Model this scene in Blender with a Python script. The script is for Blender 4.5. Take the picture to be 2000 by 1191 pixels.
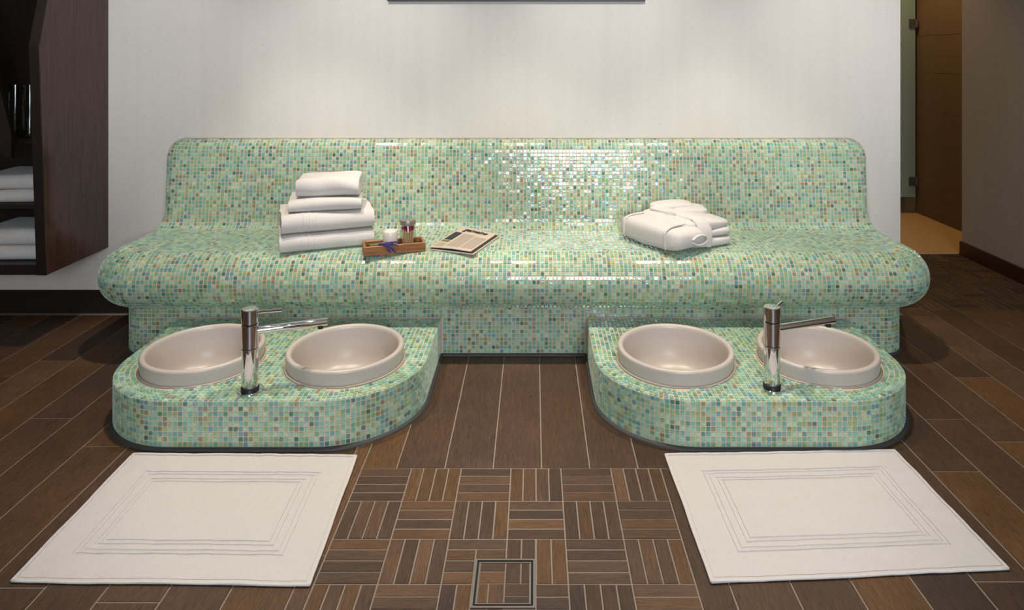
import bpy, math, random
from mathutils import Vector, Matrix, noise as mnoise

for o in list(bpy.data.objects): bpy.data.objects.remove(o)
R = math.radians
rng = random.Random(7)
sc = bpy.context.scene
COL = sc.collection
FPX, CH, VPX, VPY = 1334.0, 1.22, 1043.0, 105.0     # focal length (px), eye height, vanishing point

# ------------------------------------------------------------------ camera
cd = bpy.data.cameras.new('camera'); cam = bpy.data.objects.new('camera', cd); COL.objects.link(cam)
cd.sensor_width = 36; cd.lens = FPX / 2000 * 36
cd.shift_x = -(VPX - 1000) / 2000; cd.shift_y = -(595.5 - VPY) / 2000
cd.clip_start = .05; cd.clip_end = 60
cam.location = (0, 0, CH); cam.rotation_euler = (R(90), 0, 0)
sc.camera = cam
# ------------------------------------------------------------------ world, lights, exposure
w = bpy.data.worlds.new('world'); sc.world = w; w.use_nodes = True
w.node_tree.nodes['Background'].inputs[0].default_value = (.75, .85, 1, 1)
w.node_tree.nodes['Background'].inputs[1].default_value = .25
vs = sc.view_settings; vs.view_transform = 'Standard'; vs.look = 'None'; vs.gamma = 1; vs.use_curve_mapping = False
vs.exposure = 0.36
CEIL = 2.62; YWALL = 3.205
def spot(name, loc, power, color, ang=80, blend=.5, rad=.035, target=None):
    l = bpy.data.lights.new(name, 'SPOT'); l.energy = power; l.color = color; l.spot_size = R(ang); l.spot_blend = blend; l.shadow_soft_size = rad
    o = bpy.data.objects.new(name, l); COL.objects.link(o); o.location = loc
    if target is not None:
        o.rotation_euler = (Vector(target) - Vector(loc)).to_track_quat('-Z', 'Y').to_euler()
    return o
def area(name, loc, size, power, color, target):
    l = bpy.data.lights.new(name, 'AREA'); l.shape = 'RECTANGLE'; l.size, l.size_y = size; l.energy = power; l.color = color
    o = bpy.data.objects.new(name, l); COL.objects.link(o); o.location = loc
    o.rotation_euler = (Vector(target) - Vector(loc)).to_track_quat('-Z', 'Z').to_euler()
    return o
WARM = (1, .88, .73)
for x in (-1.0, -.08, .84):
    spot('downlight_and_fill', (x, 2.42, CEIL - .03), 92, WARM, 62, .5)
# wall washers and an added fill spot to brighten mats and plinth fronts
for x, tz, e in ((-1.75, 1.24, 66), (-.75, 1.27, 96), (.35, 1.29, 96), (1.40, 1.20, 98)):
    spot('ceiling_wall_washer', (x, 1.35, CEIL - .03), e, (.98, 1, 1), 36, 1.0, .04, (x, YWALL, tz))
spot('downlight_and_fill', (-.1, 1.3, CEIL - .03), 4, (.97, .98, 1), 90, .8)
# tall glazed door behind the photographer
area('window_daylight', (.54, -2.25, 1.66), (1.44, 1.24), 84, (.84, .92, 1), (.54, 0, 1.66))
# lamp in the shower room beyond the wall end
spot('shower_lamp', (2.40, 4.7, 2.55), 40, (1, .66, .30), 95, .5)

# ------------------------------------------------------------------ helpers
def lin(c):
    return tuple(((v/255)/12.92 if v/255 <= .04045 else ((v/255+.055)/1.055)**2.4) for v in c[:3]) + (1.0,)
def link(o, parent=None):
    COL.objects.link(o)
    if parent is not None: o.parent = parent
    return o
def mesh_obj(name, verts, faces, mat, parent=None, smooth=False):
    me = bpy.data.meshes.new(name); me.from_pydata([tuple(v) for v in verts], [], faces); me.update()
    if mat is not None: me.materials.append(mat)
    if smooth:
        for p in me.polygons: p.use_smooth = True
    o = bpy.data.objects.new(name, me); link(o, parent); return o
def empty(name, loc=(0,0,0), rz=0):
    o = bpy.data.objects.new(name, None); COL.objects.link(o); o.location = loc; o.rotation_euler = (0,0,rz); o.empty_display_size = .05
    return o
def tag(o, label, cat, group=None):
    o['label'] = label; o['category'] = cat
    if group: o['group'] = group
    return o
def struct(o, label=None, cat=None):
    o['kind'] = 'structure'
    if label: o['label'] = label
    if cat: o['category'] = cat
    return o
class MB:
    def __init__(s): s.v = []; s.f = []
    def add(s, vs_, fs):
        n = len(s.v); s.v += [tuple(v) for v in vs_]; s.f += [tuple(i+n for i in f) for f in fs]; return s
    def box(s, x0, x1, y0, y1, z0, z1, b=0):
        if b <= 0:
            return s.add([(x0,y0,z0),(x1,y0,z0),(x1,y1,z0),(x0,y1,z0),(x0,y0,z1),(x1,y0,z1),(x1,y1,z1),(x0,y1,z1)],
                         [(3,2,1,0),(4,5,6,7),(0,1,5,4),(1,2,6,5),(2,3,7,6),(3,0,4,7)])
        v = []
        for (z, i) in ((z0, b), (z0+b, 0), (z1-b, 0), (z1, b)):
            v += [(x0+i,y0+i,z),(x1-i,y0+i,z),(x1-i,y1-i,z),(x0+i,y1-i,z)]
        f = [(3,2,1,0),(12,13,14,15)]
        for k in range(3):
            for j in range(4):
                a = k*4+j; c = k*4+(j+1)%4; f.append((a,c,c+4,a+4))
        return s.add(v, f)
    def lathe(s, prof, n=48, c=(0,0,0), cap0=True, cap1=True):
        v = []; f = []
        for (r, z) in prof:
            for k in range(n):
                a = 2*math.pi*k/n; v.append((c[0]+r*math.cos(a), c[1]+r*math.sin(a), c[2]+z))
        for i in range(len(prof)-1):
            for k in range(n):
                f.append((i*n+k, i*n+(k+1)%n, (i+1)*n+(k+1)%n, (i+1)*n+k))
        if cap0: f.append(tuple(range(n-1,-1,-1)))
        if cap1: f.append(tuple((len(prof)-1)*n+k for k in range(n)))
        return s.add(v, f)
    def tube(s, pts, rad, n=12, caps=True):
        pts = [Vector(p) for p in pts]; v = []; f = []
        rads = rad if isinstance(rad, (list, tuple)) else [rad]*len(pts)
        up = Vector((0,0,1))
        for i, p in enumerate(pts):
            d = (pts[min(i+1,len(pts)-1)] - pts[max(i-1,0)]).normalized()
            a = d.cross(up)
            if a.length < 1e-3: a = d.cross(Vector((1,0,0)))
            a.normalize(); b = a.cross(d)
            for k in range(n):
                t = 2*math.pi*k/n; v.append(p + (a*math.cos(t)+b*math.sin(t))*rads[i])
        for i in range(len(pts)-1):
            for k in range(n):
                f.append((i*n+k, i*n+(k+1)%n, (i+1)*n+(k+1)%n, (i+1)*n+k))
        if caps: f.append(tuple(range(n-1,-1,-1))); f.append(tuple((len(pts)-1)*n+k for k in range(n)))
        return s.add(v, f)
    def prism(s, poly, axis, a0, a1):
        # poly: list of 2D points; axis 'x': (y,z) extruded in x; 'y': (x,z) in y; 'z': (x,y) in z
        n = len(poly); mk = {'x': lambda p,a: (a,p[0],p[1]), 'y': lambda p,a: (p[0],a,p[1]), 'z': lambda p,a: (p[0],p[1],a)}[axis]
        v = [mk(p,a0) for p in poly] + [mk(p,a1) for p in poly]
        f = [tuple(range(n-1,-1,-1)), tuple(range(n,2*n))] + [(i,(i+1)%n,(i+1)%n+n,i+n) for i in range(n)]
        return s.add(v, f)
    def grid(s, P, nu, nv, closed_u=False):
        v = [P[i][j] for i in range(nu) for j in range(nv)]; f = []
        for i in range(nu if closed_u else nu-1):
            for j in range(nv-1):
                a = i*nv+j; b = ((i+1)%nu)*nv+j; f.append((a,b,b+1,a+1))
        return s.add(v, f)
    def build(s, name, mat, parent=None, smooth=False, sharp=None):
        o = mesh_obj(name, s.v, s.f, mat, parent, smooth)
        import bmesh
        bm = bmesh.new(); bm.from_mesh(o.data); bmesh.ops.recalc_face_normals(bm, faces=bm.faces); bm.to_mesh(o.data); bm.free()
        if smooth and sharp:
            try: o.data.set_sharp_from_angle(angle=R(sharp))
            except Exception: pass
        return o

# ------------------------------------------------------------------ materials
def newmat(name):
    m = bpy.data.materials.new(name); m.use_nodes = True
    nt = m.node_tree; return m, nt, nt.nodes['Principled BSDF']
def simple(name, rgb, rough=.5, metal=0, **kw):
    m, nt, p = newmat(name); p.inputs['Base Color'].default_value = lin(rgb); p.inputs['Roughness'].default_value = rough; p.inputs['Metallic'].default_value = metal
    for k, v in kw.items(): p.inputs[k].default_value = v
    return m
def N(nt, t, **kw):
    n = nt.nodes.new(t)
    for k, v in kw.items(): setattr(n, k, v)
    return n
def noise_bump(nt, p, scale, strength, dist, coord='Object', detail=2, vec=None):
    tc = N(nt, 'ShaderNodeTexCoord'); nz = N(nt, 'ShaderNodeTexNoise'); nz.inputs['Scale'].default_value = scale; nz.inputs['Detail'].default_value = detail
    nt.links.new(vec or tc.outputs[coord], nz.inputs['Vector'])
    b = N(nt, 'ShaderNodeBump'); b.inputs['Strength'].default_value = strength; b.inputs['Distance'].default_value = dist
    nt.links.new(nz.outputs['Fac'], b.inputs['Height']); nt.links.new(b.outputs[0], p.inputs['Normal'])
    return nz, b

def tile_mat(name, src):
    m, nt, p = newmat(name)
    if src == 'attr':
        a = N(nt, 'ShaderNodeAttribute', attribute_name='tint'); colo = a.outputs['Color']; al = a.outputs['Alpha']
    else:
        a = N(nt, 'ShaderNodeObjectInfo'); colo = a.outputs['Color']; al = a.outputs['Random']
    geo = N(nt, 'ShaderNodeNewGeometry')
    nz = N(nt, 'ShaderNodeTexNoise'); nz.inputs['Scale'].default_value = 160; nz.inputs['Detail'].default_value = 2
    nt.links.new(geo.outputs['Position'], nz.inputs['Vector'])
    mr = N(nt, 'ShaderNodeMapRange'); mr.inputs['From Min'].default_value = .3; mr.inputs['From Max'].default_value = .7; mr.inputs['To Min'].default_value = .8; mr.inputs['To Max'].default_value = 1.18
    nt.links.new(nz.outputs['Fac'], mr.inputs['Value'])
    mx = N(nt, 'ShaderNodeVectorMath', operation='MULTIPLY'); nt.links.new(colo, mx.inputs[0]); nt.links.new(mr.outputs[0], mx.inputs[1])
    nt.links.new(mx.outputs[0], p.inputs['Base Color'])
    p.inputs['Roughness'].default_value = .10; p.inputs['IOR'].default_value = 1.8
    # pearly lustre: each tile reflects in its own pastel hue, paler at grazing view
    cr = N(nt, 'ShaderNodeValToRGB'); cr.color_ramp.interpolation = 'CONSTANT'
    stops = [(0, (1,1,1,1)), (.30, (.62,.84,1,1)), (.46, (1,.90,.52,1)), (.60, (.58,1,.95,1)), (.72, (1,.68,.88,1)), (.82, (.74,.68,1,1)), (.92, (1,1,1,1))]
    cr.color_ramp.elements[0].color = stops[0][1]; cr.color_ramp.elements[1].position = stops[1][0]; cr.color_ramp.elements[1].color = stops[1][1]
    for pos, c in stops[2:]: e = cr.color_ramp.elements.new(pos); e.color = c
    nt.links.new(al, cr.inputs['Fac']); nt.links.new(cr.outputs['Color'], p.inputs['Specular Tint'])
    p.inputs['Sheen Weight'].default_value = .5; p.inputs['Sheen Roughness'].default_value = .45; p.inputs['Sheen Tint'].default_value = (.93, .97, .85, 1)
    nb = N(nt, 'ShaderNodeTexNoise'); nb.inputs['Scale'].default_value = 110; nt.links.new(geo.outputs['Position'], nb.inputs['Vector'])
    b = N(nt, 'ShaderNodeBump'); b.inputs['Strength'].default_value = .4; b.inputs['Distance'].default_value = .0012
    nt.links.new(nb.outputs['Fac'], b.inputs['Height']); nt.links.new(b.outputs[0], p.inputs['Normal'])
    return m
M = {}
M['tile_attr'] = tile_mat('mosaic_glass_sheet', 'attr'); M['tile_obj'] = tile_mat('mosaic_glass', 'obj')
M['grout'] = simple('grout_beige', (206,186,166), .9)
M['bead'] = simple('sealant_beige', (190,176,162), .7)
M['sealant'] = simple('sealant_dark', (62,62,64), .6)
M['chrome'] = simple('chrome', (225,225,228), .04, 1)
M['chrome_dark'] = simple('dark_rubber', (30,30,32), .5)
M['ceramic'] = simple('ceramic_cream', (192,182,175), .34)
M['steel'] = simple('brushed_steel', (150,145,140), .35, 1)
M['black'] = simple('shadow_gap', (14,13,13), .8)

def wood_tile(name, axis):
    m, nt, p = newmat(name)
    oi = N(nt, 'ShaderNodeObjectInfo'); geo = N(nt, 'ShaderNodeNewGeometry')
    off = N(nt, 'ShaderNodeVectorMath', operation='MULTIPLY_ADD')
    cmb = N(nt, 'ShaderNodeCombineXYZ')
    for k in range(3): nt.links.new(oi.outputs['Random'], cmb.inputs[k])
    off.inputs[1].default_value = (37, 53, 19); nt.links.new(cmb.outputs[0], off.inputs[0]); nt.links.new(geo.outputs['Position'], off.inputs[2])
    mp = N(nt, 'ShaderNodeMapping'); mp.inputs['Scale'].default_value = (34,2.6,10) if axis == 'y' else (2.6,34,10)
    nt.links.new(off.outputs[0], mp.inputs['Vector'])
    n1 = N(nt, 'ShaderNodeTexNoise'); n1.inputs['Scale'].default_value = 9; n1.inputs['Detail'].default_value = 5; n1.inputs['Distortion'].default_value = 1.4; nt.links.new(mp.outputs[0], n1.inputs['Vector'])
    n2 = N(nt, 'ShaderNodeTexNoise'); n2.inputs['Scale'].default_value = 5; n2.inputs['Detail'].default_value = 3; nt.links.new(off.outputs[0], n2.inputs['Vector'])
    r1 = N(nt, 'ShaderNodeMapRange'); r1.inputs['From Min'].default_value = .32; r1.inputs['From Max'].default_value = .68; r1.inputs['To Min'].default_value = .62; r1.inputs['To Max'].default_value = 1.46
    nt.links.new(n1.outputs['Fac'], r1.inputs['Value'])
    r2 = N(nt, 'ShaderNodeMapRange'); r2.inputs['From Min'].default_value = .3; r2.inputs['From Max'].default_value = .7; r2.inputs['To Min'].default_value = .82; r2.inputs['To Max'].default_value = 1.15
    nt.links.new(n2.outputs['Fac'], r2.inputs['Value'])
    mu = N(nt, 'ShaderNodeMath', operation='MULTIPLY'); nt.links.new(r1.outputs[0], mu.inputs[0]); nt.links.new(r2.outputs[0], mu.inputs[1])
    vm = N(nt, 'ShaderNodeVectorMath', operation='MULTIPLY'); nt.links.new(oi.outputs['Color'], vm.inputs[0]); nt.links.new(mu.outputs[0], vm.inputs[1])
    nt.links.new(vm.outputs[0], p.inputs['Base Color']); p.inputs['Roughness'].default_value = .5; p.inputs['Specular IOR Level'].default_value = .35
    b = N(nt, 'ShaderNodeBump'); b.inputs['Strength'].default_value = .5; b.inputs['Distance'].default_value = .0015
    nt.links.new(n1.outputs['Fac'], b.inputs['Height']); nt.links.new(b.outputs[0], p.inputs['Normal'])
    return m
M['wood_y'] = wood_tile('wood_look_tile_along', 'y'); M['wood_x'] = wood_tile('wood_look_tile_across', 'x')
M['floor_grout'] = simple('floor_grout', (134,122,112), .9)

def plaster(name, rgb, pores=True):
    m, nt, p = newmat(name)
    geo = N(nt, 'ShaderNodeNewGeometry')
    n1 = N(nt, 'ShaderNodeTexNoise'); n1.inputs['Scale'].default_value = 2.2; n1.inputs['Detail'].default_value = 6; nt.links.new(geo.outputs['Position'], n1.inputs['Vector'])
    mp = N(nt, 'ShaderNodeMapping'); mp.inputs['Scale'].default_value = (14, 14, .5); nt.links.new(geo.outputs['Position'], mp.inputs['Vector'])
    n2 = N(nt, 'ShaderNodeTexNoise'); n2.inputs['Scale'].default_value = 1.4; n2.inputs['Detail'].default_value = 4; nt.links.new(mp.outputs[0], n2.inputs['Vector'])
    ad = N(nt, 'ShaderNodeMath', operation='ADD'); nt.links.new(n1.outputs['Fac'], ad.inputs[0]); nt.links.new(n2.outputs['Fac'], ad.inputs[1])
    r = N(nt, 'ShaderNodeMapRange'); r.inputs['From Min'].default_value = .7; r.inputs['From Max'].default_value = 1.3; r.inputs['To Min'].default_value = .965; r.inputs['To Max'].default_value = 1.025
    nt.links.new(ad.outputs[0], r.inputs['Value'])
    vo = N(nt, 'ShaderNodeTexVoronoi'); vo.inputs['Scale'].default_value = 44; vo.inputs['Randomness'].default_value = 1; nt.links.new(geo.outputs['Position'], vo.inputs['Vector'])
    sep = N(nt, 'ShaderNodeSeparateColor'); nt.links.new(vo.outputs['Color'], sep.inputs[0])
    rad = N(nt, 'ShaderNodeMapRange'); rad.inputs['From Min'].default_value = .35; rad.inputs['To Min'].default_value = 0; rad.inputs['To Max'].default_value = .075
    nt.links.new(sep.outputs[0], rad.inputs['Value'])
    lt = N(nt, 'ShaderNodeMath', operation='LESS_THAN'); nt.links.new(vo.outputs['Distance'], lt.inputs[0]); nt.links.new(rad.outputs[0], lt.inputs[1])
    mx = N(nt, 'ShaderNodeMix', data_type='RGBA'); mx.inputs['A'].default_value = lin(rgb); mx.inputs['B'].default_value = lin(tuple(c*.62 for c in rgb))
    nt.links.new(lt.outputs[0], mx.inputs['Factor'])
    vm = N(nt, 'ShaderNodeVectorMath', operation='MULTIPLY'); nt.links.new(mx.outputs['Result'], vm.inputs[0]); nt.links.new(r.outputs[0], vm.inputs[1])
    nt.links.new(vm.outputs[0], p.inputs['Base Color']); p.inputs['Roughness'].default_value = .75
    b = N(nt, 'ShaderNodeBump'); b.inputs['Strength'].default_value = .3; b.inputs['Distance'].default_value = .002
    n3 = N(nt, 'ShaderNodeTexNoise'); n3.inputs['Scale'].default_value = 60; nt.links.new(geo.outputs['Position'], n3.inputs['Vector'])
    nt.links.new(n3.outputs['Fac'], b.inputs['Height']); nt.links.new(b.outputs[0], p.inputs['Normal'])
    return m
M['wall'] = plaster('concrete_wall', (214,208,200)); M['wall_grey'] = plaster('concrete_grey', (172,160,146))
M['ceiling'] = simple('ceiling_paint', (215,208,198), .8)
M['dark_room'] = simple('dark_panelling', (40,30,26), .6)
M['base_dark'] = simple('plinth_dark', (30,22,19), .5); M['base_red'] = simple('skirting_mahogany', (62,30,20), .4)

def cab_wood(name, rgb, rough, msc=(60,60,3)):
    m, nt, p = newmat(name)
    tc = N(nt, 'ShaderNodeTexCoord'); mp = N(nt, 'ShaderNodeMapping'); mp.inputs['Scale'].default_value = msc; nt.links.new(tc.outputs['Object'], mp.inputs['Vector'])
    n1 = N(nt, 'ShaderNodeTexNoise'); n1.inputs['Scale'].default_value = 2; n1.inputs['Detail'].default_value = 6; nt.links.new(mp.outputs[0], n1.inputs['Vector'])
    r = N(nt, 'ShaderNodeMapRange'); r.inputs['From Min'].default_value = .3; r.inputs['From Max'].default_value = .7; r.inputs['To Min'].default_value = .65; r.inputs['To Max'].default_value = 1.35
    nt.links.new(n1.outputs['Fac'], r.inputs['Value'])
    vm = N(nt, 'ShaderNodeVectorMath', operation='MULTIPLY'); vm.inputs[0].default_value = lin(rgb)[:3]; nt.links.new(r.outputs[0], vm.inputs[1])
    nt.links.new(vm.outputs[0], p.inputs['Base Color']); p.inputs['Roughness'].default_value = rough
    return m
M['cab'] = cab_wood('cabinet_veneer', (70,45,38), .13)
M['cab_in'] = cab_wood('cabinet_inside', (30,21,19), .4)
M['tray'] = cab_wood('tray_wood', (146,96,54), .45, (5,70,70))
def terry(name, rgb, rough=.95, scale=420, strength=.65):
    m, nt, p = newmat(name); p.inputs['Base Color'].default_value = lin(rgb); p.inputs['Roughness'].default_value = rough
    p.inputs['Sheen Weight'].default_value = .15
    noise_bump(nt, p, scale, strength, .0022)
    return m
M['towel'] = terry('white_terry', (210,206,204)); M['mat'] = terry('white_mat_terry', (202,197,196), scale=300)

# ------------------------------------------------------------------ setting: floor
YW = 3.205                                    # face of the long wall
def fx(u, v): return (u-VPX)/(v-VPY)*CH
def fy(v): return FPX*CH/(v-VPY)
floor = struct(MB().box(-3.3, 3.1, -2.3, 5.5, -.14, -.0018).build('floor', M['floor_grout']))
PW, G = .1425, .004
mesh_cache = {}
def slab_mesh(lx, ly, mat, h=.010, b=.0012):
    k = (round(lx,4), round(ly,4), mat)
    if k not in mesh_cache:
        o = MB().box(-lx/2, lx/2, -ly/2, ly/2, -h, 0, b).build('tmp', M[mat]); mesh_cache[k] = o.data; bpy.data.objects.remove(o)
    return mesh_cache[k]
WOODS = [(80,57,41),(74,53,39),(87,62,44),(70,51,40),(91,65,45),(82,58,40),(76,55,41)]
AMBER = [(94,65,39),(97,67,39),(89,61,36)]
def slab(name, x0, x1, y0, y1, mat, colr, zoff=0):
    lx, ly = x1-x0-G, y1-y0-G
    if lx < .006 or ly < .006: return None
    o = bpy.data.objects.new(name, slab_mesh(lx, ly, mat)); link(o, floor)
    o.location = ((x0+x1)/2, (y0+y1)/2, zoff); o.color = lin(colr); return o
# parquet fields
BS = .1465; BX0 = -.507; BY1 = 2.012
DR = (-.142, .004, 1.502, 1.650)               # drain frame
def sub(r, d):
    x0,x1,y0,y1 = r; a0,a1,b0,b1 = d
    if x1 <= a0 or x0 >= a1 or y1 <= b0 or y0 >= b1: return [r]
    out = []
    if x0 < a0: out.append((x0,a0,y0,y1))
    if x1 > a1: out.append((a1,x1,y0,y1))
    xx0, xx1 = max(x0,a0), min(x1,a1)
    if y0 < b0: out.append((xx0,xx1,y0,b0))
    if y1 > b1: out.append((xx0,xx1,b1,y1))
    return out
def strips(bx, by, size, hor):
    q = size/4
    return [((bx,bx+size,by+k*q,by+(k+1)*q) if hor else (bx+k*q,bx+(k+1)*q,by,by+size)) for k in range(4)]
def woodcol(amber=.18):
    c = rng.choice(AMBER) if rng.random() < amber else rng.choice(WOODS)
    f = rng.uniform(.82, 1.0); return tuple(v*f for v in c)
drain_pieces = []
for r in range(8):
    for c in range(6):
        hor = (r+c) % 2 == 0
        for rect in strips(BX0+c*BS, BY1-(r+1)*BS, BS, hor):
            colr = woodcol(.2)
            for pc in sub(rect, DR): slab('parquet_strip', *pc, 'wood_x' if hor else 'wood_y', colr, rng.uniform(-.0006,.0006))
            ix = (max(rect[0],DR[0]+.014), min(rect[1],DR[1]-.014), max(rect[2],DR[2]+.014), min(rect[3],DR[3]-.014))
            if ix[1]-ix[0] > .008 and ix[3]-ix[2] > .008: drain_pieces.append((ix, hor, colr))
BX1 = BX0+6*BS; BY0 = BY1-8*BS
# far field beyond the end of the long wall
PFY0 = 3.25
for r in range(6):
    for c in range(6):
        hor = (r+c) % 2 == 0
        x = 1.715+c*.1475; y = PFY0+r*.1525
        for rect in strips(x, y, .1475, hor):
            rect = (rect[0], rect[1], y+(rect[2]-y)*1.034, y+(rect[3]-y)*1.034)
            slab('parquet_strip', *rect, 'wood_x' if hor else 'wood_y', woodcol(.05))
# planks
joints = [(80,650),(220,678),(117,704),(100,816),(205,871),(1955,673),(1910,736),(1855,818),(1978,862),(1925,645),(30,1147),(1955,1135),(1885,920)]
jmap = {}
for (u, v) in joints:
    jmap.setdefault(math.floor((fx(u,v)-.022)/PW), []).append(fy(v))
PLN = .87
for n in range(-20, 19):
    x0 = .022+n*PW; x1 = x0+PW
    xm = (x0+x1)/2
    js = jmap.get(n)
    if n in (-3,-2,-1,0,1,2): js = [2.012]
    if not js: js = [rng.uniform(.8, 2.9)]
    base = js[0]
    ys = sorted(set([round(base+k*PLN, 4) for k in range(-6, 6)]))
    if len(js) > 1: ys = sorted([y for y in ys if all(abs(y-j) > .3 for j in js[1:])] + js[1:])
    ytop = 3.19 if xm < 1.72 else PFY0
    ys = [.55] + [y for y in ys if .65 < y < ytop-.06] + [ytop]
    for a, b in zip(ys[:-1], ys[1:]):
        colr = woodcol(.24)
        for pc in sub((x0, x1, a, b), (BX0, BX1, BY0, BY1)):
            if pc[3] <= BY0: continue
            slab('plank', *pc, 'wood_y', colr)
# floor drain
dr = empty('floor_drain', ((DR[0]+DR[1])/2, (DR[2]+DR[3])/2, 0)); dx, dy = dr.location.x, dr.location.y
tag(dr, 'square steel floor drain with tiled lid set in the parquet', 'drain')
def ring(mb, hx, hy, wd, z0, z1):
    mb.box(-hx, hx, -hy, -hy+wd, z0, z1).box(-hx, hx, hy-wd, hy, z0, z1).box(-hx, -hx+wd, -hy+wd, hy-wd, z0, z1).box(hx-wd, hx, -hy+wd, hy-wd, z0, z1); return mb
hx, hy = (DR[1]-DR[0])/2-.001, (DR[3]-DR[2])/2-.001
ring(MB(), hx, hy, .005, -.0016, .0016).build('outer_frame', M['steel'], dr)
MB().box(-hx+.005, hx-.005, -hy+.005, hy-.005, -.0016, -.0010).build('gap', M['black'], dr)
MB().box(-hx+.0125, hx-.0125, -hy+.0125, hy-.0125, -.0010, -.0003).build('lid_plate', M['floor_grout'], dr)
ring(MB(), hx-.010, hy-.010, .003, -.0006, .0012).build('lid_rim', M['steel'], dr)
for (r_, hor, colr) in drain_pieces:
    lx, ly = r_[1]-r_[0]-.003, r_[3]-r_[2]-.003
    o = MB().box(-lx/2, lx/2, -ly/2, ly/2, -.0005, .0006).build('lid_tile', M['wood_x' if hor else 'wood_y'], dr)
    o.location = ((r_[0]+r_[1])/2-dx, (r_[2]+r_[3])/2-dy, 0); o.color = lin(colr)

# ------------------------------------------------------------------ setting: walls
XE = 1.719                                     # free end of the long wall
struct(MB().box(-3.2, XE, YW, YW+.2, .113, CEIL).build('wall_back', M['wall']))
struct(MB().box(-3.2, XE-.01, YW+.010, YW+.19, -.001, .113).build('baseboard_back', M['base_dark']))
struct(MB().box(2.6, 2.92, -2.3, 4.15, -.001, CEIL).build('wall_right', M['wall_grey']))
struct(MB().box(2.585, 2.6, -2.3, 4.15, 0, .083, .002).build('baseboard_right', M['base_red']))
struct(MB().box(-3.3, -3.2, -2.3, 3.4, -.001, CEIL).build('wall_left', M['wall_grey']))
struct(MB().box(-3.3, 3.1, -2.3, 5.5, CEIL, CEIL+.1).build('ceiling', M['ceiling']))
wf = MB(); wf.box(-3.3, -.18, -2.4, -2.3, 0, CEIL).box(1.26, 3.1, -2.4, -2.3, 0, CEIL).box(-.18, 1.26, -2.4, -2.3, 2.30, CEIL).box(-.18, 1.26, -2.4, -2.3, 0, 1.02)
struct(wf.build('wall_front', M['dark_room']))
# shower room beyond
struct(MB().box(1.5, 3.05, 4.17, 5.5, -.0018, .004).build('floor_shower', simple('shower_floor_tile', (196,160,112), .45)))
shw = struct(MB().box(2.93, 3.1, 4.15, 5.5, -.001, CEIL).build('wall_shower', simple('shower_joint', (176,152,118), .9)))
M['stone'] = plaster('beige_stone_tile', (112,90,64))
zs = [0.006, .241, .521, .793, 1.076, 1.354, 1.632, 1.91, 2.19, 2.47]
for a, b in zip(zs[:-1], zs[1:]):
    for (y0, y1) in ((4.16,5.24),):
        MB().box(2.9255, 2.93, y0+.002, y1-.002, a+.002, b-.002, .0008).build('wall_tile', M['stone'], shw)
struct(MB().box(1.5, 3.1, 5.40, 5.5, -.001, CEIL).build('wall_far', simple('shower_far_wall', (96,78,58), .6)))
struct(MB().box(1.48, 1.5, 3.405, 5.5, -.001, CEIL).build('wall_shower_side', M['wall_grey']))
gl, nt, p = newmat('door_glass'); p.inputs['Base Color'].default_value = lin((150,165,150)); p.inputs['Roughness'].default_value = .35; p.inputs['Transmission Weight'].default_value = .3; p.inputs['IOR'].default_value = 1.2
gd = empty('glass_door', (2.90, 5.2, .13)); tag(gd, 'frosted green glass shower door beyond the end of the wall', 'door')
MB().box(-.9, .0, -.005, .005, 0, 2.0, .001).build('pane', gl, gd)
for z in (.12, 1.32):
    hg = MB().box(-.05, .012, -.014, .014, z-.035, z+.035, .003).box(.004, .016, -.02, .02, z-.03, z+.03, .003).build('hinge', M['steel'], gd)

# ------------------------------------------------------------------ mosaic tiles
PAL = [(154,186,158),(134,180,160),(114,168,152),(102,160,126),(144,168,120),(92,152,154),(90,140,160),(72,122,114),(54,98,88),(136,126,88),(134,118,104),(102,110,132),(168,194,166),(120,158,106)]
MIX = [17,17,15,10,10,10,4,4.5,2,4,1.8,1.4,13,6]
def tint(zone):
    c = rng.choices(PAL, MIX)[0]; f = rng.uniform(.93, 1.08)
    c = tuple(v*.88+m*.12 for v, m in zip(c, (150,178,150)))
    l = lin(c); f *= 1.12; return (l[0]*f, l[1]*f, l[2]*f, rng.random())
def octo(h, c, z): return [(-h+c,-h,z),(h-c,-h,z),(h,-h+c,z),(h,h-c,z),(h-c,h,z),(-h+c,h,z),(-h,h-c,z),(-h,-h+c,z)]
TV = octo(.5, .11, 0) + octo(.455, .10, 1)
TF = [tuple(range(8, 16))] + [(a, (a+1) % 8, 8+(a+1) % 8, 8+a) for a in range(8)]
tile_me = bpy.data.meshes.new('tile'); tile_me.from_pydata(TV, [], TF); tile_me.materials.append(M['tile_obj'])
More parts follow.
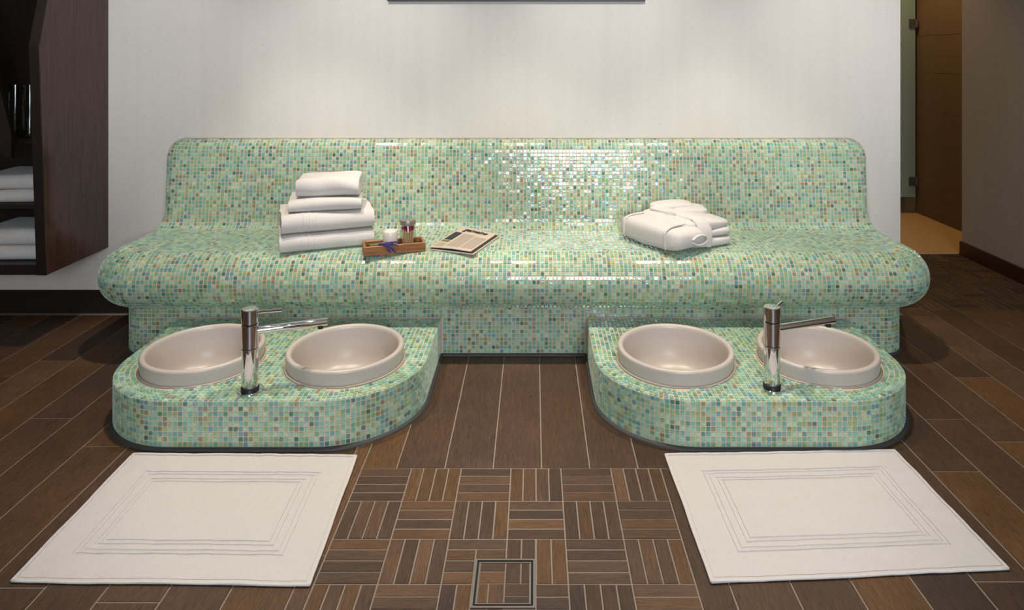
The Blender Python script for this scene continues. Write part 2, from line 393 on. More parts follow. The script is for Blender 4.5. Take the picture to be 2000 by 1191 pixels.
class Mosaic:
    def __init__(s, pitch, h=.0026): s.t = []; s.p = pitch; s.h = h
    def put(s, P, tx, ty, zone, sx=1.0, sy=1.0, tilt=.022):
        tx = Vector(tx).normalized(); ty = Vector(ty).normalized(); n = tx.cross(ty).normalized(); ty = n.cross(tx)
        a, b = rng.gauss(0, tilt), rng.gauss(0, tilt)
        n2 = (n + tx*a + ty*b).normalized(); tx2 = (tx - n2*tx.dot(n2)).normalized(); ty2 = n2.cross(tx2)
        g = s.p*.835
        m = Matrix.Identity(4)
        P = Vector(P) - n*.0012
        for i, (ax, k) in enumerate(((tx2, g*sx), (ty2, g*sy), (n2, s.h))):
            for j in range(3): m[j][i] = ax[j]*k
        for j in range(3): m[j][3] = P[j]
        d = P - Vector((0,0,CH)); L = d.length
        fac = -n2.dot(d)/L
        s.t.append((fac*sx*sy/(L*L), m, tint(zone)))
    def build(s, parent, hide=None, nbig=300):
        inv = parent.matrix_world.inverted()
        order = sorted(range(len(s.t)), key=lambda i: -(s.t[i][0] if not (hide and hide(s.t[i][1].translation)) else -1))
        big = set(order[:nbig])
        for i in order[:nbig]:
            o = bpy.data.objects.new('tile', tile_me); link(o, parent); o.matrix_local = inv @ s.t[i][1]; o.color = s.t[i][2]
        v = []; f = []; c = []
        for i, (_, m, col) in enumerate(s.t):
            if i in big: continue
            n = len(v); mm = inv @ m
            v += [tuple(mm @ Vector(q)) for q in TV]; f += [tuple(n+k for k in q) for q in TF]; c += [col]*16
        me = bpy.data.meshes.new('mosaic_tiles'); me.from_pydata(v, [], f); me.materials.append(M['tile_attr'])
        at = me.color_attributes.new('tint', 'FLOAT_COLOR', 'POINT'); at.data.foreach_set('color', [x for q in c for x in q])
        o = bpy.data.objects.new('mosaic_tiles', me); link(o, parent); o['kind'] = 'stuff'; return o

XC = -.082                                     # symmetry axis of bench and plinths
def upath(hw, yf, yb, r, seg_len=.02, narc=14, jn=None):
    """open U-shaped path: back-left -> front -> back-right; returns (point, outward normal)"""
    pts = []
    def line(a, b, n):
        L = math.dist(a, b); k = max(1, int(L/seg_len))
        for i in range(k+1): pts.append((Vector((a[0]+(b[0]-a[0])*i/k, a[1]+(b[1]-a[1])*i/k)), Vector(n)))
    line((-hw, yb), (-hw, yf+r), (-1,0))
    for i in range(1, narc): a = math.pi + i/narc*math.pi/2; pts.append((Vector((-hw+r+r*math.cos(a), yf+r+r*math.sin(a))), Vector((math.cos(a), math.sin(a)))))
    line((-hw+r, yf), (hw-r, yf), (0,-1))
    for i in range(1, narc): a = -math.pi/2 + i/narc*math.pi/2; pts.append((Vector((hw-r+r*math.cos(a), yf+r+r*math.sin(a))), Vector((math.cos(a), math.sin(a)))))
    line((hw, yf+r), (hw, yb), (1,0))
    return pts
def sweep(path, prof, cx, closed_prof=False):
    P = [[(cx+p.x+n.x*o, p.y+n.y*o, z) for (o, z) in prof] for (p, n) in path]
    mb = MB(); mb.grid(P, len(P), len(prof)); return mb
def ucols(hw, yf, yb, r, o, pitch):
    """tile stations (point, normal, tangent, x-scale) along a U path offset outward by o"""
    out = []
    nS = max(1, int((yb-yf-r)/pitch)); rr = r+o
    for i in range(nS): out.append((Vector((-hw-o, yf+r+(nS-i-.5)*pitch)), Vector((-1,0)), 1))
    if rr > .004:
        nA = max(1, round(rr*math.pi/2/pitch)); sx = rr*math.pi/2/nA/pitch
        for i in range(nA): a = math.pi+(i+.5)/nA*math.pi/2; out.append((Vector((-hw+r+rr*math.cos(a), yf+r+rr*math.sin(a))), Vector((math.cos(a), math.sin(a))), sx))
    W = 2*(hw-r); nF = round(W/pitch); sx = W/nF/pitch
    for i in range(nF): out.append((Vector((-hw+r+(i+.5)*W/nF, yf-o)), Vector((0,-1)), sx))
    if rr > .004:
        for i in range(nA): a = -math.pi/2+(i+.5)/nA*math.pi/2; out.append((Vector((hw-r+rr*math.cos(a), yf+r+rr*math.sin(a))), Vector((math.cos(a), math.sin(a))), rr*math.pi/2/nA/pitch))
    for i in range(nS): out.append((Vector((hw+o, yf+r+(i+.5)*pitch)), Vector((1,0)), 1))
    return out

# ------------------------------------------------------------------ the long mosaic bench
HWB, YF, RC, RN, ZN = 1.60, 2.766, .10, .11, .311
PB = .0164
PLX = [(-1.430, -.378), (.214, 1.266)]; PLY = 2.105; PLZ = .150; PLR = .30
bench = empty('mosaic_bench', (XC, 2.98, 0)); bpy.context.view_layer.update()
tag(bench, 'long green glass mosaic bench with curved seat and backrest against the wall', 'bench')
def bparent(o):
    o.parent = bench; o.matrix_parent_inverse = Matrix.Translation((-XC, -2.98, 0)); return o
path = upath(HWB, YF, YW-.001, RC)
prof = [(0, -.0005), (0, ZN-RN)]
for i in range(1, 33):
    a = -math.pi/2 + math.pi*i/32; prof.append((RN*math.cos(a), ZN+RN*math.sin(a)))
gb = sweep(path, [(o-.0003, z) for o, z in prof], XC)
# flat seat surface
st = [(XC+p.x, p.y, ZN+RN-.0002) for p, n in path]
gb.add(st, [tuple(range(len(st)))])
bparent(gb.build('seat_core', M['grout'], None, True, 40))
mo = Mosaic(PB)
# base rows
nb = 12
for k in range(nb):
    z = .0085 + (k+.5)*(ZN-RN-.0095)/nb
    for p, n, sx in ucols(HWB, YF, YW, RC, 0, PB):
        X = XC+p.x
        if z < PLZ+.006 and n.y < -.5 and any(a-.004 < X < b+.004 for a, b in PLX): continue
        mo.put((X, p.y, z), (-n.y, n.x, 0), (0,0,1), 'base', sx, .96)
# nosing rows
nn = 21
for k in range(nn):
    a = R(-84) + R(172)*(k+.5)/nn; o = RN*math.cos(a); z = ZN+RN*math.sin(a)
    for p, n, sx in ucols(HWB, YF, YW, RC, o, PB):
        mo.put((XC+p.x, p.y, z), (-n.y, n.x, 0), (-n.x*math.sin(a), -n.y*math.sin(a), math.cos(a)), 'nose', sx, .97)
# seat rows (flat) following the rounded front corners
YB0 = 3.105
nF = round(2*(HWB-RC)/PB); pf = 2*(HWB-RC)/nF
nx = int(HWB/pf)
for j in range(int((YB0-YF+.004)/PB)):
    y = YF-.004+(j+.5)*PB
    for i in range(-nx-1, nx+1):
        x = (i+.5)*pf
        if abs(x) > HWB+.002: continue
        if abs(x) > HWB-RC and y < YF+RC and math.hypot(abs(x)-(HWB-RC), y-(YF+RC)) > RC+.002: continue
        mo.put((XC+x, y, ZN+RN), (1,0,0), (0,1,0), 'seat', pf/PB, 1)
YSE = YF-.004+int((YB0-YF+.004)/PB)*PB
# backrest: profile (y,z) from the seat, up the leaning face and over the rounded top to the wall
bp = []
RF = .04; lean = R(6.5)
c0 = (YSE, ZN+RN+RF)
for i in range(0, 9):
    a = -math.pi/2 + (math.pi/2-lean)*i/8; bp.append((c0[0]+RF*math.cos(a), c0[1]+RF*math.sin(a)))
yl, zl = bp[-1]
ZT = .765
bp.append((yl+(ZT-zl)*math.tan(lean), ZT))
RT = .075; cx_, cz_ = bp[-1][0]+RT*math.cos(lean), ZT-RT*math.sin(lean)
for i in range(1, 12):
    a = lean + (R(66)-lean)*i/11; q = (cx_-RT*math.cos(a), cz_+RT*math.sin(a)); bp.append(q)
    if q[0] > YW-.002: break
cum = [0]
for a, b in zip(bp[:-1], bp[1:]): cum.append(cum[-1]+math.dist(a, b))
SL = cum[-1]
def bprof(s):
    s = max(0, min(SL, s))
    for i in range(len(bp)-1):
        if s <= cum[i+1] or i == len(bp)-2:
            t = (s-cum[i])/(cum[i+1]-cum[i]); return (bp[i][0]+(bp[i+1][0]-bp[i][0])*t, bp[i][1]+(bp[i+1][1]-bp[i][1])*t)
HWK, RK, ES = 1.635, .095, .06                  # half width, corner radius, edge rounding
ZTOP = bp[-1][1]
def bsurf(x, s):
    y, z = bprof(s)
    ax = abs(x)
    # inset from the rounded outline (sides and upper corners)
    e = HWK-ax
    if z > ZTOP-RK and ax > HWK-RK:
        e = min(e, RK-math.hypot(ax-(HWK-RK), z-(ZTOP-RK)))
    flare = max(0, 1-(z-(ZN+RN))/.07); e += .05*flare**2
    if e >= ES: return Vector((XC+x, y, z)), e
    if e < -.0005: return Vector((XC+x, YW+.012, z)), e
    t = max(0, e/ES); k = math.sqrt(max(0, 1-(1-t)**2))
    return Vector((XC+x, YW-.001-(YW-.001-y)*k, z)), e
us = [i*.03 for i in range(0, 52)]; us = sorted(set([round(u,4) for u in us if u < HWK-.08] + [HWK-.08+.08*(1-(1-i/10)**2) for i in range(11)]))
xs = [-u for u in us[::-1] if u > 0] + us
nsb = 60
G2 = [[bsurf(x, SL*j/(nsb-1))[0] + Vector((0,.0003,0)) for j in range(nsb)] for x in xs]
bk = MB().grid(G2, len(xs), nsb).build('backrest_core', M['grout'], None, True, 50); bparent(bk)
nr = round(SL/PB); ps = SL/nr
# column positions: uniform on the face, arc length round the side edges
colx = [(i+.5)*pf for i in range(0, int((HWK-ES)/pf))]
xedge = len(colx)*pf; 
def edge_x(a):  # a: arc along the rounding
    return xedge + min(ES*.985, a*.72)
ncol_e = 4
colx += [xedge + (HWK-xedge)*f for f in (.13, .40, .66, .90)]
for j in range(nr):
    s = (j+.5)*ps
    for sg in (-1, 1):
        for i, x in enumerate(colx):
            P, e = bsurf(sg*x, s)
            if e < .0035: continue
            du = .002
            Px, _ = bsurf(sg*x+du, s); Pm, _ = bsurf(sg*x-du, s); Pa, _ = bsurf(sg*x, s+du); Pb, _ = bsurf(sg*x, s-du)
            tx, ty = Px-Pm, Pa-Pb
            if tx.length < 1e-5 or ty.length < 1e-5: continue
            mo.put(P, tx, ty, 'back', 1.0, min(1.0, ps/PB))
def hidden(P):
    return abs(P.x-XC) > 1.72 or any(a < P.x < b for a, b in PLX) and P.z < .2
mo.build(bench, hidden)
# sealant beads of the bench
bparent(sweep([(p, n) for p, n in path], [(-.002,0),(.010,0),(.008,.006),(.0025,.009)], XC).build('floor_sealant', M['sealant']))
tb = MB(); tp = []
for i in range(0, 60):
    x = -(HWK-RK)+2*(HWK-RK)*i/59; tp.append((XC+x, YW-.001, ZTOP))
lft = [(XC-(HWK-RK)-RK*math.sin(R(90)*i/10), YW-.001, ZTOP-RK+RK*math.cos(R(90)*i/10)) for i in range(10, 0, -1)]
rgt = [(XC+(HWK-RK)+RK*math.sin(R(90)*i/10), YW-.001, ZTOP-RK+RK*math.cos(R(90)*i/10)) for i in range(1, 11)]
tb.tube([(XC-HWK, YW-.001, .45)]+lft+tp+rgt+[(XC+HWK, YW-.001, .45)], .0045, 8)
bparent(tb.build('wall_bead', M['bead'], None, True))

# ------------------------------------------------------------------ foot bath plinths
PP = .0157
BOFF = .2475; BY = 2.385; BR = .2
def plinth(x0, x1, label):
    hw = (x1-x0)/2; cx = (x0+x1)/2; yb = YF-.001
    root = empty('foot_bath_plinth', (cx, (PLY+yb)/2, 0)); bpy.context.view_layer.update()
    tag(root, label, 'plinth', 'mosaic foot bath plinths')
    inv = Matrix.Translation((-cx, -(PLY+yb)/2, 0))
    def par(o): o.parent = root; o.matrix_parent_inverse = inv; return o
    path = upath(hw, PLY, yb, PLR, narc=24)
    mb = sweep(path, [(-.0004,-.0005),(-.0004,PLZ-.001)], cx)
    # top with the two basin openings: grid of quads outside the circles is not needed, the basins sit in the slab
    top = [(cx+p.x+n.x*-.0004, p.y+n.y*-.0004, PLZ-.001) for p, n in path]
    from mathutils.geometry import tessellate_polygon
    loops = [[Vector(q) for q in top]] + [[Vector((b+(BR-.006)*math.cos(2*math.pi*i/64), BY+(BR-.006)*math.sin(2*math.pi*i/64), PLZ-.001)) for i in range(64)] for b in (cx-BOFF, cx+BOFF)]
    mb.add([q for l in loops for q in l], [tuple(t) for t in tessellate_polygon(loops)])
    par(mb.build('core', M['grout'], None, False))
    mo = Mosaic(PP)
    nrw = 9; h0 = .009; hh = (PLZ-h0-.001)/nrw
    for k in range(nrw):
        z = h0+(k+.5)*hh
        for p, n, sx in ucols(hw, PLY, yb, PLR, 0, PP):
            mo.put((cx+p.x, p.y, z), (-n.y, n.x, 0), (0,0,1), 'front', sx, .99, .016)
    def free(x, y): return all(math.hypot(x-b, y-BY) > BR+.006 for b in (cx-BOFF, cx+BOFF))
    NR = 4
    for k in range(NR):
        off = -(k+.5)*PP
        for p, n, sx in ucols(hw, PLY, yb, PLR, off, PP):
            if free(cx+p.x, p.y): mo.put((cx+p.x, p.y, PLZ), (-n.y, n.x, 0), (-n.x, -n.y, 0), 'top', sx, 1, .010)
    ins = NR*PP; nxx = round(2*(hw-ins)/PP); px = 2*(hw-ins)/nxx
    for j in range(NR, int((yb-PLY)/PP)):
        y = PLY+(j+.5)*PP
        for i in range(-60, 61):
            x = (i+.5)*px if nxx % 2 == 0 else i*px
            if abs(x) > hw-ins-PP*.4: continue
            if abs(x) > hw-PLR and y < PLY+PLR and math.hypot(abs(x)-(hw-PLR), y-(PLY+PLR)) > PLR-ins-PP*.45: continue
            if free(cx+x, y): mo.put((cx+x, y, PLZ), (1,0,0), (0,1,0), 'top', px/PP, 1, .010)
    mo.build(root)
    par(sweep(path, [(-.002,0),(.012,0),(.010,.005),(.0025,.0095)], cx).build('floor_sealant', M['sealant']))
    par(MB().box(x0+.002, x1-.002, yb-.005, yb, PLZ, PLZ+.005, .001).build('rear_bead', M['bead']))
    for sx_ in (x0-.004, x1):
        par(MB().box(sx_, sx_+.004, yb-.004, yb, .008, PLZ+.003).build('side_bead', M['bead']))
    return cx
pc = [plinth(*PLX[0], 'curved green mosaic plinth on the dark cabinet side, below the towel stack'),
      plinth(*PLX[1], 'curved green mosaic plinth on the corridor side, below the folded bathrobe')]

# ------------------------------------------------------------------ basins
RZ = .052
bprofile = [(BR-.022,-.10),(BR-.004,-.02),(BR-.003,0),(BR-.001,RZ*.55),(BR,RZ-.008),(BR-.0015,RZ-.003),(BR-.005,RZ),(BR-.011,RZ+.0006),(BR-.016,RZ-.001),(BR-.0195,RZ-.005),(BR-.021,RZ-.014),
            (BR-.022,RZ-.04),(BR-.025,RZ-.075),(BR-.031,RZ-.105),(BR-.046,RZ-.13),(BR-.075,RZ-.146),(BR-.12,RZ-.153),(.030,RZ-.157)]
def basin(x, label):
    o = empty('foot_basin', (x, BY, PLZ)); tag(o, label, 'basin', 'round foot basins')
    # the bowl hangs through the plinth; only the collar above the mosaic and the inside can be seen
    MB().lathe([(r, z if z > -.02 else max(z, -.14)) for r, z in bprofile], 96, cap0=False, cap1=False).build('bowl', M['ceramic'], o, True)
    MB().lathe([(.030,RZ-.1575),(.029,RZ-.1545),(.022,RZ-.153),(.001,RZ-.1525)], 32, cap0=False).build('drain_cap', M['chrome'], o, True)
    MB().lathe([(BR-.004,.0005),(BR+.0045,.0008),(BR+.003,.0030),(BR-.001,.0045)], 96, cap0=False, cap1=False).build('sealant_ring', M['bead'], o, True)
basin(pc[0]-BOFF, 'round cream basin nearest the dark cabinet, partly behind the cabinet-side tap')
basin(pc[0]+BOFF, 'round cream basin just right of the tap on the cabinet-side plinth')
basin(pc[1]-BOFF, 'round cream basin just left of the tap on the corridor-side plinth')
basin(pc[1]+BOFF, 'round cream basin nearest the corridor, partly behind the tap')

# ------------------------------------------------------------------ taps
def tap(x, y, spout_deg, lever_deg, lever_up, label, ll=.100):
    t = empty('basin_tap', (x, y, PLZ+.002)); tag(t, label, 'tap', 'chrome basin taps')
    rc = .0258
    MB().lathe([(.0405,0),(.0405,.002),(.039,.0035),(.027,.004)], 48).build('base_flange', M['chrome'], t, True, 30)
    MB().lathe([(.0275,.0035),(.0275,.012),(rc,.013)], 48, cap0=False, cap1=False).build('seal_ring', M['chrome_dark'], t, True, 30)
    MB().lathe([(rc-.001,.011),(rc,.013),(rc,.133),(rc-.001,.134)], 64).build('lower_body', M['chrome'], t, True, 30)
    MB().lathe([(rc-.003,.133),(rc-.003,.137)], 48).build('joint_ring', M['chrome_dark'], t, True, 30)
    MB().lathe([(rc-.001,.136),(rc,.137),(rc,.2085),(rc-.0015,.2095)], 64).build('upper_body', M['chrome'], t, True, 30)
    MB().lathe([(rc-.004,.209),(rc-.004,.2135)], 48).build('joint_ring', M['chrome_dark'], t, True, 30)
    hd = MB().lathe([(rc-.001,.213),(rc,.214),(rc,.2565),(rc-.002,.2585),(.003,.2588),(.0028,.2582)], 64).build('head', M['chrome'], t, True, 30)
    d = Vector((math.cos(R(spout_deg)), math.sin(R(spout_deg)), 0))
    s0, s1 = d*(rc-.003)+Vector((0,0,.186)), d*.236+Vector((0,0,.190))
    sp = MB().tube([s0, s1-d*.0015, s1], [.0122,.0122,.0112], 32).build('spout', M['chrome'], t, True, 40)
    e = s1-d*.022
    MB().lathe([(.0085,-.020),(.0085,-.008)], 32, e).build('aerator', M['chrome_dark'], sp, True, 40)
    l = Vector((math.cos(R(lever_deg)), math.sin(R(lever_deg)), 0)); l0 = l*(rc-.004)+Vector((0,0,.246)); l1 = l*ll+Vector((0,0,.246+lever_up))
    MB().tube([l0, l1-(l1-l0).normalized()*.001, l1], [.0056,.0056,.0046], 24).build('lever', M['chrome'], hd, True, 40)
tap(pc[0]+.001, 2.172, 17, 6, .004, 'tall chrome tap on the cabinet-side plinth, lever pointing sideways')
tap(.763, 2.19, 16, 48, .004, 'tall chrome tap on the corridor-side plinth, lever pointing backwards', .080)

# ------------------------------------------------------------------ bath mats
def bath_mat(corners, seed, label):
    A, B, C, D = [Vector(c) for c in corners]   # back-left, back-right, front-right, front-left
    nu, nv = 110, 84; h = .006
    cx = sum((q.x for q in (A,B,C,D)))/4; cy = sum((q.y for q in (A,B,C,D)))/4
    o = empty('bath_mat', (cx, cy, 0)); tag(o, label, 'bath mat', 'white bath mats on the floor')
    def pos(s, t):
        q = A.lerp(B, s).lerp(D.lerp(C, s), t)
        wob = .004
        q = q + Vector((mnoise.noise((t*3+seed, 1.3, .2))*wob*(1 if s > .5 else -1)*abs(2*s-1)**3, mnoise.noise((s*3+seed, 4.1, .7))*wob*abs(2*t-1)**3))
        return q
    L, W = (B-A).length, (D-A).length
    def hgt(s, t):
        e = min(s*L, (1-s)*L, t*W, (1-t)*W)
        z = h + .0016*mnoise.noise((s*9+seed, t*7, .3)) + .0012*mnoise.noise((s*22, t*18+seed, .9))
        if e < .007: z += .0018
        elif e < .010: z -= .0012
        for (a, b) in ((.085,.091),(.097,.104),(.118,.124),(.130,.137)):
            if a <= e < b: z -= .0022
        if .085 < e < .137: z -= .0003
        return z
    us = sorted(set([i/nu for i in range(nu+1)] + [x/L for e in (.0068,.0072,.0098,.0102,.0848,.0852,.0908,.0912,.0968,.0972,.1038,.1042,.1178,.1182,.1238,.1242,.1298,.1302,.1368,.1372) for x in (e, L-e)]))
    vsx = sorted(set([i/nv for i in range(nv+1)] + [x/W for e in (.0068,.0072,.0098,.0102,.0848,.0852,.0908,.0912,.0968,.0972,.1038,.1042,.1178,.1182,.1238,.1242,.1298,.1302,.1368,.1372) for x in (e, W-e)]))
    P = []
    for s in us:
        row = []
        for t in vsx:
            q = pos(s, t); row.append((q.x-cx, q.y-cy, hgt(s, t)))
        P.append(row)
    mb = MB().grid(P, len(us), len(vsx))
    # skirt to the floor
    ringp = [(s, 0) for s in us] + [(1, t) for t in vsx[1:]] + [(s, 1) for s in us[::-1][1:]] + [(0, t) for t in vsx[::-1][1:-1]]
    v0 = [];
    for s, t in ringp:
        q = pos(s, t); v0 += [(q.x-cx, q.y-cy, hgt(s,t)), (q.x-cx, q.y-cy, .0012)]
    n = len(ringp); mb.add(v0, [(2*i, 2*i+1, (2*i+3) % (2*n), (2*i+2) % (2*n)) for i in range(n)])
    mb.build('terry_cloth', M['mat'], o, True, 50)
    hem = MB()
    for a, b in ((0,1),(1,2),(2,3),(3,0)):
        cs = [(0.0,0.0),(1.0,0.0),(1.0,1.0),(0.0,1.0)]
        pts = []
        for i in range(31):
            s = cs[a][0]+(cs[b][0]-cs[a][0])*i/30; t = cs[a][1]+(cs[b][1]-cs[a][1])*i/30
            q = pos(s, t); pts.append((q.x-cx, q.y-cy, hgt(s,t)-.0028))
        hem.tube(pts, .0031, 8)
    hem.build('hem', M['towel'], o, True)
bath_mat([(-1.217,2.075),(-.537,2.068),(-.5138,1.5645),(-1.206,1.575)], 1.7, 'white bath mat on the floor before the cabinet-side plinth')
bath_mat([(.3994,2.073),(1.1047,2.095),(1.122,1.614),(.4066,1.572)], 8.3, 'white bath mat on the floor before the corridor-side plinth')

# ------------------------------------------------------------------ folded towels
def U_section(W, z0, T, t, n=14, sag=0):
    """cross-section (y,z) of one folded sheet, fold at y=0, open at y=W"""
    r = T/2; out = [(W, z0)]
    ys = [W*(1-i/8) for i in range(1, 9)]
    for y in ys:
        if y > r: out.append((y, z0))
    for i in range(n+1):
        a = -math.pi/2 - math.pi*i/n; out.append((r+r*math.cos(a), z0+r+r*math.sin(a)))
    for y in ys[::-1]:
        if y > r: out.append((y, z0+T))
    out.append((W, z0+T))
    ri = max(.001, r-t); inn = [(W, z0+T-t)]
    for y in ys:
        if y > r: inn.append((y, z0+T-t))
    for i in range(n+1):
        a = math.pi/2 + math.pi*i/n; inn.append((r+ri*math.cos(a), z0+r+ri*math.sin(a)))
    for y in ys[::-1]:
        if y > r: inn.append((y, z0+t))
    inn.append((W, z0+t))
    return out + inn
def towel_mesh(mb, L, W, T, nest, seed, amp=.004, taper=.012, twist=0, crown=0):
    z0 = 0; Tn = T; t = T/(2*nest)*.93; y0 = 0
    for k in range(nest):
        sec = U_section(W-y0-.003*k, z0, Tn, t if k < nest-1 else Tn/2-.0008)
        ns = 26; P = []
        for i in range(ns+1):
            s = i/ns; x = -L/2+L*s
            edge = max(0, 1-min(s, 1-s)*L/.02); row = []
            for (y, z) in sec:
                zz = z
                nzv = mnoise.noise((x*9+seed, y*9, z*12+k)); nz2 = mnoise.noise((x*9, y*9+seed, z*12-k))
                f = min(1, z/.012) if k == 0 else 1
                zz += (nzv*amp + crown*(1-(2*s-1)**2)*(z/T))*f
                zz = max(0.0, zz - edge*taper*.25*(z/T))
                yy = y+y0+nz2*amp + edge*.003
                xx = x + mnoise.noise((seed+k*3, y*14, z*40))*.004*(1 if s > .5 else -1)*abs(2*s-1)**6
                row.append((xx, yy, zz))
            P.append(row)
        m = len(sec); mb.grid([r+[r[0]] for r in P], ns+1, m+1)
        base = len(mb.v) - (ns+1)*(m+1)
        mb.f.append(tuple(base+j for j in range(m))[::-1]); mb.f.append(tuple(base+ns*(m+1)+j for j in range(m)))
        z0 += t+.0006; Tn -= 2*(t+.0006); y0 += t
def towel(loc, rz, L, W, T, nest, seed, label, group, bands=None, amp=.004, crown=0, cat='towel', tiltx=0, tilty=0):
    o = empty('folded_towel', loc, rz); o.rotation_euler = (tiltx, tilty, rz); tag(o, label, cat, group)
    mb = MB(); towel_mesh(mb, L, W, T, nest, seed, amp, crown=crown)
    mb.build('cloth', M['towel'], o, True, 60)
    if bands:
        sec = U_section(W, 0, T, .001); k = len(sec)//2; outer = sec[:k]
        for bx in bands:
            b = MB(); P = []
            for dx_ in (-.0025, -.001, .001, .0025):
                row = []
                for (y, z) in outer:
                    x = bx+dx_
                    f = min(1, z/.012); nzv = mnoise.noise((x*9+seed, y*9, z*12)); nz2 = mnoise.noise((x*9, y*9+seed, z*12))
                    s = (x+L/2)/L
                    out = Vector((y-T/2, z-T/2)) if y < T/2 else Vector((0, z-T/2))
                    out = out.normalized()*(.0022 if abs(dx_) < .002 else -.001)
                    row.append((x, y+nz2*amp+out.x, max(.0004, z+(nzv*amp+crown*(1-(2*s-1)**2)*(z/T))*f+out.y)))
                P.append(row)
            b.grid(P, 4, len(outer)); b.build('woven_band', M['towel'], o, True)
    return o
SEAT = ZN+RN+.0022
ang = R(20.7); ux = Vector((math.cos(ang), math.sin(ang))); 
p0 = Vector((-1.006, 2.70)); mid = p0 + ux*.184
GT = 'folded white towels stacked on the bench'
t1 = towel((mid.x, mid.y, SEAT), ang, .368, .26, .070, 2, 3.1, 'white folded bath towel at the bottom of the stack on the bench', GT, (-.10,-.075,-.05))
t2 = towel((mid.x+.004, mid.y+.004, SEAT+.0745), ang+R(1), .366, .26, .074, 2, 6.4, 'white folded bath towel second from the bottom of the bench stack', GT, (-.10,-.075,-.05), crown=.004)
q3 = Vector((-.885, 2.80))
t3 = towel((q3.x+.035, q3.y-.02, SEAT+.155), R(14), .290, .20, .046, 2, 9.2, 'small white hand towel third from the bottom of the bench stack', GT, None, .005, .004)
t4 = towel((q3.x+.035, q3.y+.005, SEAT+.207), R(9), .252, .175, .072, 2, 12.5, 'small white hand towel on top of the bench stack', GT, None, .009, .006)

# ------------------------------------------------------------------ folded bathrobe
rb = empty('bathrobe', (.548, 2.722, SEAT), R(24)); rb.scale = (1.12, 1.06, .98); tag(rb, 'folded white terry bathrobe with crossed lapels lying on the bench', 'bathrobe')
def pillow(name, c, size, ez=.55, ex=.5, seed=0, amp=.005, rz=0, shape=None, nu=48, nv=24):
    """plump folded piece of cloth: noisy superellipsoid"""
    P = []
    sg = lambda v, e: math.copysign(abs(v)**e, v)
    for i in range(nu+1):
        a = 2*math.pi*(i % nu)/nu; row = []
        for j in range(nv+1):
            b = -math.pi/2+math.pi*j/nv
            x, y, z = sg(math.cos(b),ez)*sg(math.cos(a),ex), sg(math.cos(b),ez)*sg(math.sin(a),ex), sg(math.sin(b),ez)
            q = Vector((x*size[0]/2, y*size[1]/2, z*size[2]/2))
            d = amp*(mnoise.noise((q.x*13+seed, q.y*13, q.z*20)) + .6*abs(mnoise.noise((q.x*34, q.y*34+seed, q.z*26))))
            if q.length > 0: q = q + q.normalized()*d
            if shape: q = shape(q)
            q = Matrix.Rotation(rz, 3, 'Z') @ q
            row.append((c[0]+q.x, c[1]+q.y, max(.0004, c[2]+q.z)))
        P.append(row)
    return MB().grid(P, nu+1, nv+1).build(name, M['towel'], rb, True)
pillow('lower_fold', (.185,.135,.021), (.205,.275,.044), .5, .35, 1, .004)
pillow('lower_fold', (.185,.140,.058), (.205,.270,.038), .5, .35, 2, .004)
def tipf(q):
    k = max(0, q.x/.14); q.z = q.z*(1-.45*k) - .010*k; q.y *= 1-.15*k; return q
pillow('upper_fold', (.165,.150,.092), (.275,.285,.056), .55, .4, 3, .006, 0, tipf)
def rollf(q):
    q.x += -.014*math.cos(q.y/.16*1.5); q.z *= 1-.10*abs(q.y/.16); return q
pillow('rolled_sleeve', (.046,.138,.054), (.165,.345,.108), .55, .36, 4, .005, R(9), rollf)
pillow('collar', (.165,.245,.122), (.175,.10,.044), .6, .5, 5, .007, R(-12))
pillow('collar', (.215,.205,.112), (.14,.12,.036), .6, .5, 6, .006, R(-18))
def robe_top(X, Y):
    b = .112 + .010*max(0, 1-abs(X-.06)/.14) - .010*max(0, (X-.12)/.17)
    return b + .003*mnoise.noise((X*9, Y*9, 4))
def ribbon(pts, width, thick, name, seed, puff=.006):
    """soft cloth band following 3D points"""
    pts = [Vector(p) for p in pts]; P = []; n = 10
    for i, p in enumerate(pts):
        d = (pts[min(i+1,len(pts)-1)]-pts[max(i-1,0)]).normalized()
        up = Vector((0,0,1)) if abs(d.z) < .8 else Vector((0,-1,0))
        side = d.cross(up).normalized(); nrm = side.cross(d).normalized()
        row = []
        for k in range(2*n):
            a = 2*math.pi*k/(2*n); ca, sa = math.cos(a), math.sin(a)
            e = .55
            w_ = math.copysign(abs(ca)**e, ca)*width/2; h_ = math.copysign(abs(sa)**e, sa)*thick/2
            wob = mnoise.noise((p.x*14+seed, p.y*14, k*.3))*puff*.5
            row.append(p+side*(w_+wob)+nrm*(h_+wob*.4))
        P.append(row+[row[0]])
    mb = MB().grid(P, len(pts), 2*n+1); m = 2*n+1
    mb.f.append(tuple(range(2*n))); mb.f.append(tuple((len(pts)-1)*m+k for k in range(2*n)))
    return mb.build(name, M['towel'], rb, True, 70)
def over(path2d, lift, down=None):
    pts = []
    for i in range(len(path2d)-1):
        a, b = path2d[i], path2d[i+1]
        for k in range(6): t = k/6; pts.append((a[0]+(b[0]-a[0])*t, a[1]+(b[1]-a[1])*t))
    pts.append(path2d[-1])
    out = [(x, y, robe_top(x, y)+lift) for x, y in pts]
    if down: out += down
    return out
